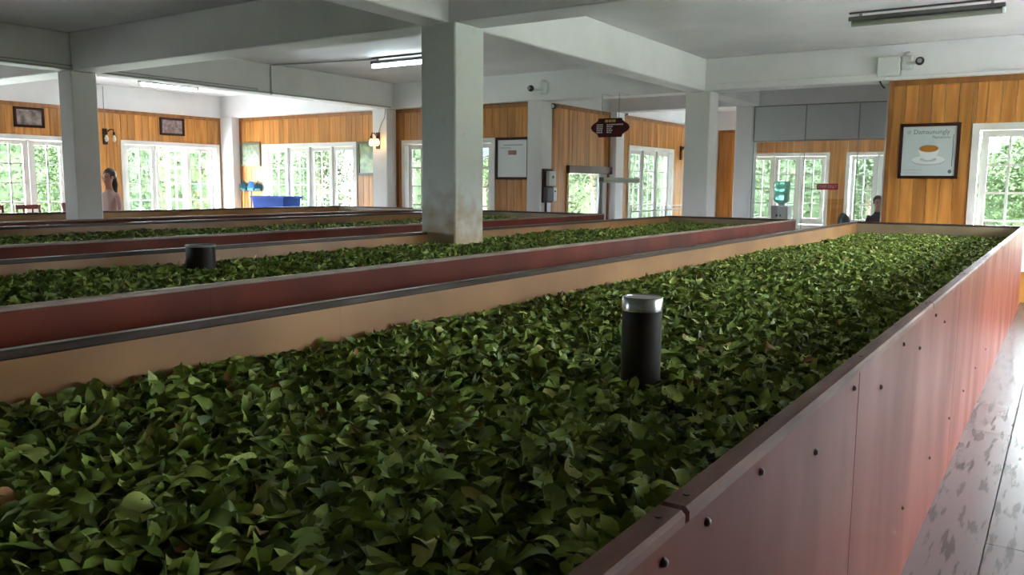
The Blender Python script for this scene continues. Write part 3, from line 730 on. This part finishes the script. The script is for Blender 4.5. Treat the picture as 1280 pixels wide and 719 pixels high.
MB().bbox(-4.62, -2.20, -.05, 0, BEAM, BEAM + .095, .006).build('trunking_cover', 'plaster', tr)
MB().bbox(-2.2, XR, -.03, 0, BEAM + .005, BEAM + .05, .005).build('trunking_cover', 'plaster', tr)
MB().tube([(-2.26, -.03, BEAM), (-2.23, -.02, BEAM - .06), (-2.19, -.012, BEAM - .10)], .010, 6).build('cable', 'black', tr)
def cctv(c, label, box, sx):
    e = empty('security_camera', c); tag(e, label, 'camera')
    if box: MB().bbox(-.36, -.08, -.10, 0, -.16, .10, .008).build('junction_box', 'metal_white', e)
    MB().bbox(-.07, .07, -.07, 0, -.09, .11, .02).build('mount', 'metal_white', e)
    MB().lathe([(.055, 0), (.05, .03), (.02, .05)], (0, -.05, .1), 14).build('mount_dome', 'metal_white', e, True)
    MB().tube([(0, -.06, .0), (sx * .1, -.12, -.01), (sx * .15, -.14, .0)], .02, 8).build('arm', 'metal_white', e, True)
    MB().ellipsoid((sx * .17, -.18, 0), (.055, .06, .055), 14, 9).build('camera_head', 'black', e, True)
    MB().lathe([(.03, 0), (.03, -.012), (.02, -.014)], (sx * .175, -.232, 0), 12, 'y').build('lens', 'metal_grey', e, True)
cctv((-1.93, 12.36, H + 1.64), 'white security camera with junction box above the teacup poster wall', True, 1)
cctv((-7.60, 12.36, H + 1.62), 'white security camera on the beam above the electrical boxes', False, -1)
def spot(c, label):
    e = empty('spotlight', c); tag(e, label, 'spotlight')
    MB().tube([(0, 0, .03), (0, -.03, .0)], .012, 6).build('bracket', 'black', e)
    MB().lathe([(.045, .05), (.05, -.03), (.03, -.04)], (0.02, -.05, -.01), 14, 'y').build('housing', 'black', e, True)
    MB().lathe([(.001, -.042), (.036, -.042)], (.02, -.05, -.01), 14, 'y', caps=False).build('lens', 'print_white', e)
q = onX(693, 132.5, XS + .1); spot((q[0], q[1], q[2]), 'small black spotlight beside the pillar with electrical boxes')
q = onX(782, 141.5, XS + .1); spot((q[0], q[1], q[2]), 'small black spotlight above the window by the hand rail')

# electrical boxes on the pillar
e = empty('electrical_box', (-7.66, 12.55, H)); tag(e, 'white meter box on dark board with grey switch on the pillar', 'electrical box')
MB().bbox(0, .025, -.16, .17, -.32, .27, .004).build('backboard', 'dark_frame', e)
MB().bbox(.025, .10, -.06, .17, -.03, .23, .01).build('meter_box', 'metal_white', e)
MB().lathe([(.03, .0), (.025, .012)], (.10, .06, .13), 12, 'x').build('dial', 'black', e)
MB().bbox(.025, .11, -.14, .08, -.30, -.05, .01).build('switch_box', 'chair_grey', e)
MB().bbox(.025, .09, .09, .22, -.30, -.05, .01).build('breaker_box', 'panel_grey', e)
MB().lathe([(.018, .0), (.015, .012)], (.09, .15, -.12), 10, 'x').build('knob', 'black', e)
MB().tube([(.03, -.06, -.32), (.03, -.06, -H)], .022, 8).build('cable', 'dark_frame', e)

# weighing stand by the doorway
a = onX(751, 262, -6.9); b = onX(797, 219, -6.9)
e = empty('beam_stand', (-6.9, a[1], 0)); tag(e, 'dark steel stand with a long horizontal beam before the side doorway', 'stand')
zt = H + .06
MB().bbox(-.03, .03, -.03, .03, 0, zt, .006).build('post', 'metal_grey', e)
MB().tube([(0, -.16, 0), (0, -.02, zt - .1)], .022, 8).build('brace', 'metal_grey', e)
MB().bbox(-.05, .05, -.02, b[1] - a[1], zt, zt + .075, .008).build('beam', 'frame_green', e)
MB().bbox(-.052, .052, -.02, b[1] - a[1], zt - .02, zt, .004).build('beam_channel', 'metal_grey', e)
MB().bbox(-.2, .2, -.2, .2, 0, .03, .006).build('foot', 'metal_grey', e)

# hand rail by the side window
e = empty('hand_rail', (-7.2, 15.2, 0)); tag(e, 'thin dark hand rail before the side window', 'railing')
MB().tube([(0, -.2, H - .52), (0, 3.2, H - .52)], .018, 8).build('rail', 'metal_grey', e, True)
MB().tube([(0, -.2, H - .43), (0, 3.2, H - .43)], .008, 8).build('rail', 'metal_white', e, True)
for y in (-.18, 1.5, 3.18): MB().tube([(0, y, 0), (0, y, H - .43)], .016, 8).build('post', 'metal_grey', e, True)

# ------------------------------------------------------------------ furniture and tools
def chair(loc, rz, label, mat='chair_red', hgt=.98, group=None):
    e = empty('wooden_chair', loc, rz); tag(e, label, 'chair', group)
    for x in (-.2, .2):
        MB().bbox(x - .02, x + .02, .18, .22, 0, .45, .004).build('leg', mat, e)
        MB().bbox(x - .02, x + .02, -.22, -.18, 0, hgt, .004).build('leg', mat, e)
    MB().bbox(-.23, .23, -.2, .24, .43, .47, .01).build('seat', mat, e)
    for z0, z1 in ((hgt - .08, hgt), (hgt - .26, hgt - .20)): MB().bbox(-.2, .2, -.215, -.19, z0, z1, .004).build('back_rail', mat, e)
    for x in (-.08, .08): MB().box(x - .015, x + .015, -.21, -.195, .5, hgt - .08).build('back_slat', mat, e)
chair((-15.55, 7.72, 0), -PI / 2, 'dark red wooden chair beside the slim flared stand', hgt=1.0, group='dark red chairs at the window')
chair((-15.55, 7.08, 0), -PI / 2, 'dark red wooden chair parted from the flared stand by its twin', hgt=1.0, group='dark red chairs at the window')
e = empty('wooden_stand', (-15.5, 8.26, 0)); tag(e, 'slim dark wooden stand flaring at the top beside the chairs', 'stand')
MB().lathe([(.14, 0), (.14, .03), (.03, .06), (.025, .75), (.05, .92), (.075, 1.02)], n=14).build('pedestal', 'chair_red', e, True)
MB().lathe([(.075, 1.02), (.075, 1.035)], n=14).build('top', 'chair_red', e)
# round-backed chairs in the far room
def round_chair(loc, rz, label):
    e = empty('round_back_chair', loc, rz); tag(e, label, 'chair')
    MB().ellipsoid((0, -.2, .80), (.085, .03, .17), 16, 10).build('backrest', 'chair_grey', e, True)
    MB().lathe([(.2, .43), (.22, .45), (.2, .48)], n=16).build('seat', 'chair_grey', e, True)
    for x, y in ((-.15, -.15), (.15, -.15), (-.15, .15), (.15, .15)): MB().tube([(x, y, .43), (x * 1.2, y * 1.2, 0)], .014, 6).build('leg', 'metal_grey', e)
    for x in (-.05, .05): MB().tube([(x, -.17, .46), (x, -.2, .72)], .012, 6).build('back_post', 'metal_grey', e)
q = onY(1060, 268, 15.9); round_chair((q[0], 15.9, 0), 0, 'grey round-backed chair behind the glass beside the window')
q = onY(1052, 266, 16.9); round_chair((q[0], 16.9, 0), .3, 'grey round-backed chair against the pine strip behind the glass')

# blue tub trolley
e = empty('tub_trolley', (-14.12, 12.05, 0)); tag(e, 'blue plastic tub trolley standing before the four-sash window', 'trolley')
zt = H - .31
tub = MB()
for (z0, z1, s0, s1) in ((zt - .26, zt, .93, 1.0),):
    L2, D2 = .50, .24
    o_ = [(-L2 * s1, -D2 * s1, z1), (L2 * s1, -D2 * s1, z1), (L2 * s1, D2 * s1, z1), (-L2 * s1, D2 * s1, z1)]
    i_ = [(-L2 * s0, -D2 * s0, z0), (L2 * s0, -D2 * s0, z0), (L2 * s0, D2 * s0, z0), (-L2 * s0, D2 * s0, z0)]
    k_ = [(x * .97, y * .93, z) for x, y, z in o_]; m_ = [(x * .97, y * .93, z + .015) for x, y, z in i_]
    vs = o_ + i_ + k_ + m_
    fs = [(i, (i + 1) % 4, (i + 1) % 4 + 4, i + 4) for i in range(4)] + [(4, 5, 6, 7)] + [(i, i + 8, (i + 1) % 4 + 8, (i + 1) % 4) for i in range(4)] + [(i + 8, i + 12, (i + 1) % 4 + 12, (i + 1) % 4 + 8) for i in range(4)] + [(12, 13, 14, 15)]
    tub.add(vs, fs)
tub.build('tub', 'plastic_blue', e)
rim = MB()
for x0, x1, y0, y1 in ((-.53, .53, -.265, -.24), (-.53, .53, .24, .265), (-.53, -.505, -.24, .24), (.505, .53, -.24, .24)): rim.box(x0, x1, y0, y1, zt - .04, zt + .01)
rim.build('tub_rim', 'plastic_blue', e)
for x in (-.46, .46):
    for y in (-.2, .2):
        MB().box(x - .018, x + .018, y - .018, y + .018, .06, zt - .27).build('leg', 'metal_grey', e)
        MB().lathe([(.035, -.015), (.035, .015)], (x, y, .035), 12, 'y').build('castor', 'black', e)
MB().box(-.48, .48, -.22, .22, zt - .29, zt - .262).build('frame', 'metal_grey', e)
# brooms, bristles up
for (x, bm_, sm_, lab) in ((-15.69, 'brush_teal', 'stick_yellow', 'teal bristled broom with yellow stick, bristles up, beside the corner pillar'), (-15.43, 'brush_blue', 'stick_purple', 'light blue bristled broom standing between the two teal ones'), (-15.18, 'brush_teal', 'stick_yellow', 'teal bristled broom nearest the blue tub trolley')):
    e = empty('broom', (x, 12.42, 0)); tag(e, lab, 'broom'); e.rotation_euler[0] = -.03
    zb = H - .18
    MB().tube([(0, 0, 0), (0, 0, zb)], .014, 8).build('stick', sm_, e, True)
    MB().bbox(-.10, .10, -.03, .03, zb - .02, zb + .03, .01).build('head', bm_, e)
    br_ = MB(); rb = random.Random(int(-x * 100))
    for k in range(26):
        bx_ = -.095 + .19 * (k % 13) / 12; by_ = -.02 + .04 * (k // 13); l_ = .17 - 1.1 * abs(bx_) + rb.uniform(-.02, .05)
        br_.tube([(bx_, by_, zb + .03), (bx_ * 1.2 + rb.uniform(-.01, .01), by_, zb + .03 + max(.06, l_))], [.010, .006], 4)
    br_.build('bristles', bm_, e)
# water cooler behind the glass
q = onY(977, 250, 17.0); e = empty('water_cooler', (q[0], 17.0, 0)); tag(e, 'grey water cooler with turquoise bottle behind the glass partition', 'water cooler')
zc = H - .38
MB().bbox(-.17, .17, -.17, .17, 0, zc, .02).build('cabinet', 'cooler_grey', e)
MB().bbox(-.05, -.01, -.2, -.17, zc - .22, zc - .17, .004).build('tap', 'black', e)
MB().bbox(.02, .06, -.2, -.17, zc - .22, zc - .17, .004).build('tap', 'black', e)
MB().lathe([(.05, zc), (.06, zc + .03), (.15, zc + .09), (.16, zc + .12), (.155, zc + .25), (.165, zc + .27), (.165, zc + .46), (.15, zc + .49), (.02, zc + .495)], n=22).build('bottle', 'cooler_water', e, True)

# ------------------------------------------------------------------ people
def person(loc, rz, label, joints, edges, top, topz, hairfn, legs_mat='dark_cloth'):
    """one skinned body; joints: name -> (x, y, z, radius); faces get cloth or skin by region"""
    names = list(joints); idx = {n: i for i, n in enumerate(names)}
    me = bpy.data.meshes.new('body'); me.from_pydata([joints[n][:3] for n in names], [(idx[a], idx[b]) for a, b in edges], [])
    o = bpy.data.objects.new('tmp_body', me); COL.objects.link(o)
    md = o.modifiers.new('Skin', 'SKIN'); md.use_smooth_shade = True; md.branch_smoothing = .6
    for i, n in enumerate(names):
        rr = joints[n][3]; me.skin_vertices[0].data[i].radius = rr if isinstance(rr, tuple) else (rr, rr); me.skin_vertices[0].data[i].use_root = (n == 'pelvis')
    sb = o.modifiers.new('Sub', 'SUBSURF'); sb.levels = 2; sb.render_levels = 2
    bpy.context.view_layer.update()
    bme = bpy.data.meshes.new_from_object(o.evaluated_get(bpy.context.evaluated_depsgraph_get()))
    bpy.data.objects.remove(o)
    bme.materials.clear()
    for mname in ('skin', top, legs_mat): bme.materials.append(MAT[mname])
    hands = [Vector(joints[n][:3]) for n in names if n.startswith('hand') or n.startswith('wrist')]
    for p in bme.polygons:
        c = p.center; mi = 1
        if c.z > topz[1]: mi = 0
        elif c.z < topz[0]: mi = 2
        if any((c - h_).length < .085 for h_ in hands): mi = 0
        p.material_index = mi; p.use_smooth = True
    e = empty('person', loc, rz); tag(e, label, 'person')
    link('body', bme, e)
    hx, hy, hz = joints['head'][:3]
    for s in (-1, 1):
        MB().ellipsoid((hx + s * .032, hy + .088, hz + .005), (.014, .008, .008), 8, 6).build('eye', 'eye_dark', e, True)
        MB().ellipsoid((hx + s * .082, hy - .005, hz), (.012, .022, .032), 8, 6).build('ear', 'skin', e, True)
    MB().ellipsoid((hx, hy + .086, hz - .075), (.024, .008, .007), 8, 6).build('mouth', 'lip', e, True)
    MB().ellipsoid((hx, hy + .10, hz - .03), (.013, .018, .022), 8, 6).build('nose', 'skin', e, True)
    hb = MB(); hairfn(hb, hx, hy, hz); hb.build('hair', 'hair', e, True)
    return e
def fingers(side, w, jn, ed, d=(0, 0, -1)):
    """five short chains from the palm"""
    hx, hy, hz = w
    jn['hand_' + side] = (hx, hy, hz - .055, (.034, .018)); ed.append(('wrist_' + side, 'hand_' + side))
    for k, (dy, l) in enumerate(((.028, .062), (.010, .075), (-.010, .070), (-.027, .055))):
        jn[f'hand_{side}_f{k}a'] = (hx, hy + dy, hz - .105, .0085); jn[f'hand_{side}_f{k}b'] = (hx - .008, hy + dy, hz - .105 - l, .007)
        ed += [('hand_' + side, f'hand_{side}_f{k}a'), (f'hand_{side}_f{k}a', f'hand_{side}_f{k}b')]
    jn[f'hand_{side}_ta'] = (hx, hy + .045, hz - .065, .009); jn[f'hand_{side}_tb'] = (hx, hy + .062, hz - .10, .008)
    ed += [('hand_' + side, f'hand_{side}_ta'), (f'hand_{side}_ta', f'hand_{side}_tb')]
def torso(jn, ed, z):      # z = pelvis height
    jn.update(pelvis=(0, 0, z, (.15, .105)), waist=(0, .01, z + .18, (.125, .095)), chest=(0, .01, z + .36, (.15, .105)), neck0=(0, 0, z + .47, (.075, .06)),
              neck=(0, .012, z + .545, .050), chin=(0, .03, z + .60, (.062, .07)), head=(0, .012, z + .68, (.078, .093)), crown=(0, .0, z + .76, (.062, .075)))
    ed += [('pelvis', 'waist'), ('waist', 'chest'), ('chest', 'neck0'), ('neck0', 'neck'), ('neck', 'chin'), ('chin', 'head'), ('head', 'crown')]
def hair_long(hb, x, y, z):
    hb.ellipsoid((x, y - .025, z + .045), (.098, .105, .10), 14, 9, f=lambda p: [p[0], p[1] if p[1] < .45 else .45, max(p[2], -.75) if p[1] > 0 else p[2] * 1.1])
    hb.tube([(x, y - .09, z), (x, y - .13, z - .12), (x + .01, y - .13, z - .26), (x + .02, y - .11, z - .38)], [.06, .055, .045, .015], 10)
def hair_short(hb, x, y, z):
    hb.ellipsoid((x, y - .025, z + .04), (.096, .105, .10), 14, 9, f=lambda p: [p[0], p[1] if p[1] < .4 else .4, max(p[2], -.8)])
# woman standing behind the troughs
jn, ed = {}, []
torso(jn, ed, .82)
for s, sd in ((-1, 'l'), (1, 'r')):
    jn['sh' + sd] = (s * .155, 0, 1.24, .055); jn['el' + sd] = (s * .20, .0, .99, .040); jn['wrist_' + sd] = (s * .19, .10, .80, .026)
    jn['hip' + sd] = (s * .085, 0, .78, .085); jn['kn' + sd] = (s * .09, .015, .44, .055); jn['an' + sd] = (s * .09, -.01, .08, .035); jn['toe' + sd] = (s * .095, .12, .03, .03)
    ed += [('chest', 'sh' + sd), ('sh' + sd, 'el' + sd), ('el' + sd, 'wrist_' + sd), ('pelvis', 'hip' + sd), ('hip' + sd, 'kn' + sd), ('kn' + sd, 'an' + sd), ('an' + sd, 'toe' + sd)]
    fingers(sd, jn['wrist_' + sd][:3], jn, ed)
q = onX(137, 240, -13.0)
person((-13.0, q[1], -.0), math.radians(-165), 'person with dark tied hair in a pale pink top behind the white pillar', jn, ed, 'pink_cloth', (.62, 1.30), hair_long)
# seated visitor in the far room
jn, ed = {}, []
torso(jn, ed, .48)
for s, sd in ((-1, 'l'), (1, 'r')):
    jn['sh' + sd] = (s * .155, 0, .90, .055); jn['el' + sd] = (s * .20, .05, .66, .040); jn['wrist_' + sd] = (s * .13, .26, .62, .026)
    jn['hip' + sd] = (s * .085, .04, .46, .085); jn['kn' + sd] = (s * .10, .42, .47, .058); jn['an' + sd] = (s * .10, .44, .08, .036); jn['toe' + sd] = (s * .10, .56, .03, .03)
    ed += [('chest', 'sh' + sd), ('sh' + sd, 'el' + sd), ('el' + sd, 'wrist_' + sd), ('pelvis', 'hip' + sd), ('hip' + sd, 'kn' + sd), ('kn' + sd, 'an' + sd), ('an' + sd, 'toe' + sd)]
    fingers(sd, jn['wrist_' + sd][:3], jn, ed)
q = onY(1096.5, 268, 17.2)
person((q[0], 17.2, 0), math.radians(-160), 'person with dark hair seated behind the glass by the pine wall edge', jn, ed, 'dark_cloth', (.30, .98), hair_short)
e = empty('stool', (q[0], 17.2, 0)); tag(e, 'low round stool under the seated person behind the glass', 'stool')
MB().lathe([(.17, .345), (.18, .36), (.17, .375)], n=16).build('seat', 'chair_red', e, True)
for k in range(4): MB().tube([(.11 * math.cos(k * PI / 2 + .7), .11 * math.sin(k * PI / 2 + .7), .345), (.15 * math.cos(k * PI / 2 + .7), .15 * math.sin(k * PI / 2 + .7), 0)], .014, 6).build('leg', 'chair_red', e)

# ------------------------------------------------------------------ outside
def tree_meshes(seed, mat):
    r = np.random.default_rng(seed); n = 5200
    cl = r.normal(0, 1, (16, 3)) * [1.0, 1.0, 1.1] + [0, 0, 3.3]; cl[:, 2] = np.clip(cl[:, 2], 1.0, 5.6)
    k = r.integers(0, 16, n); p = cl[k] + r.normal(0, .55, (n, 3)); p[:, 2] = np.clip(p[:, 2], .15, 7)
    d = dict(L=r.uniform(.16, .28, n), yaw=r.uniform(0, 2 * PI, n), tilt=r.normal(-.3, .6, n), roll=r.normal(0, .7, n), fold=r.uniform(.1, .4, n), curl=r.normal(-.1, .1, n), wave=np.zeros(n), wid=r.uniform(.26, .36, n))
    v_, f_ = leaf_arrays(p, nt=3, **d)
    me = bpy.data.meshes.new('foliage'); me.from_pydata(v_.tolist(), [], f_.tolist()); me.materials.append(MAT[mat])
    tr = MB().tube([(0, 0, 0), (.05, .05, 1.2), (-.05, .1, 2.4), (.1, 0, 3.6)], [.16, .13, .10, .04], 8)
    for k in range(5): tr.tube([(0, .05, 1.2 + .3 * k), tuple(cl[k])], [.05, .015], 6)
    return me, tr.mesh('trunk', 'bark', True)
tm = [tree_meshes(31, 'tree_leaf'), tree_meshes(32, 'tree_leaf2'), tree_meshes(33, 'tree_leaf')]
spots = [(-29.5, 3, 0, .8), (-30.5, 9.5, 1, .85), (-29.8, 16, 2, .8), (-26.0, 24.5, 1, .85),
         (-20.4, 28.5, 2, .8), (-15.0, 28.0, 1, .85), (-11.2, 29.2, 0, .75),
         (-5.9, 31.8, 1, .75), (-.6, 31.0, 0, .75), (3.4, 27.0, 2, .8), (8.6, 23.0, 1, .8), (15.4, 12.4, 0, .85), (15.6, 5.2, 2, .8)]
where = ['the wall with brown photographs'] * 4 + ['the four-sash window and doorway'] * 3 + ['the far wall windows'] * 2 + ['the window by the teacup poster'] * 2 + ['the planked aisle windows'] * 2
def hedge(length, seed):
    r = np.random.default_rng(seed); n = int(length * 420)
    p = np.stack([r.uniform(-length / 2, length / 2, n), r.normal(0, .35, n), r.uniform(0, 1, n) ** .8], -1)
    top = 3.9 + .7 * np.sin(p[:, 0] * .55 + seed) + .4 * np.sin(p[:, 0] * 1.7); p[:, 2] *= top
    d = dict(L=r.uniform(.2, .34, n), yaw=r.uniform(0, 2 * PI, n), tilt=r.normal(-.3, .6, n), roll=r.normal(0, .7, n), fold=r.uniform(.1, .4, n), curl=r.normal(-.1, .1, n), wave=np.zeros(n), wid=r.uniform(.28, .38, n))
    v_, f_ = leaf_arrays(p, nt=3, **d)
    cv, cf = [], []; m = int(length / .5)
    for k in range(m + 1):
        x = -length / 2 + length * k / m; tz = 3.75 + .7 * math.sin(x * .55 + seed) + .4 * math.sin(x * 1.7); j = .12 * math.sin(k * 2.3)
        cv += [(x, -.22 + j, 0), (x, -.28 + j, tz * .6), (x, -.05 + j, tz), (x, .25 + j, tz * .6), (x, .22 + j, 0)]
        if k: cf += [(5 * k - 5 + q, 5 * k + q, 5 * k + q + 1, 5 * k + q - 4) for q in range(4)]
    o_ = len(v_); v_ = np.concatenate([v_, np.array(cv)]); f_ = np.concatenate([f_, np.array(cf) + o_])
    tr = MB()
    for k in range(int(length / 1.5)): tr.tube([(-length / 2 + .7 + 1.5 * k, 0, 0), (-length / 2 + .75 + 1.5 * k, .1, 2.6)], [.05, .02], 5)
    me = bpy.data.meshes.new('hedge_foliage'); me.from_pydata(v_.tolist(), [], f_.tolist()); me.materials.append(MAT['tree_leaf2'])
    return me, tr.mesh('hedge_stem', 'bark')
for (x, y, rz, ln, lab) in ((-36, 12, PI / 2, 44, 'tall loose hedge beyond the wall with brown photographs'), (-16, 36.5, 0, 34, 'tall loose hedge beyond the four-sash window'), (4.5, 41.5, 0, 22, 'tall loose hedge beyond the far wall windows'), (13, 29.6, -.5, 20, 'tall loose hedge beyond the window by the teacup poster'), (21.5, 5, PI / 2, 32, 'tall loose hedge beyond the planked aisle')):
    e = empty('hedge', (x, y, -.3), rz); tag(e, lab, 'hedge')
    hm, hs = hedge(ln, int(ln)); link('foliage', hm, e); link('stem', hs, e)
for (x, y, k, s), wh in zip(spots, where):
    e = empty('garden_tree', (x, y, -.3), random.uniform(0, 6)); e.scale = (s, s, s)
    tag(e, ('pale' if k == 1 else 'green') + ' leafy tree outside ' + wh, 'tree', 'trees outside ' + wh)
    link('foliage', tm[k][0], e); link('trunk', tm[k][1], e)
e = empty('porch_roof', (XS - 1.75, 15.3, 0)); tag(e, 'pale blue corrugated porch roof outside the side doorway', 'roof')
vs, fs = [], []
for k in range(61):
    y = -2.4 + 4.8 * k / 60; zz = .02 * math.sin(k * PI / 2)
    vs += [(-1.3, y, 2.05 + zz), (1.4, y, 2.75 + zz)]
    if k: fs.append((2 * k - 2, 2 * k - 1, 2 * k + 1, 2 * k))
MB().add(vs, fs).build('roof_sheet', 'cyan_roof', e)
for y in (-1.6, -.5, .6, 1.7): MB().tube([(-1.25, y, 1.98), (1.4, y, 2.68)], .03, 6).build('rafter', 'metal_grey', e)
for y in (-1.6, 1.7): MB().tube([(-1.2, y, -.3), (-1.2, y, 1.98)], .04, 8).build('post', 'metal_grey', e)
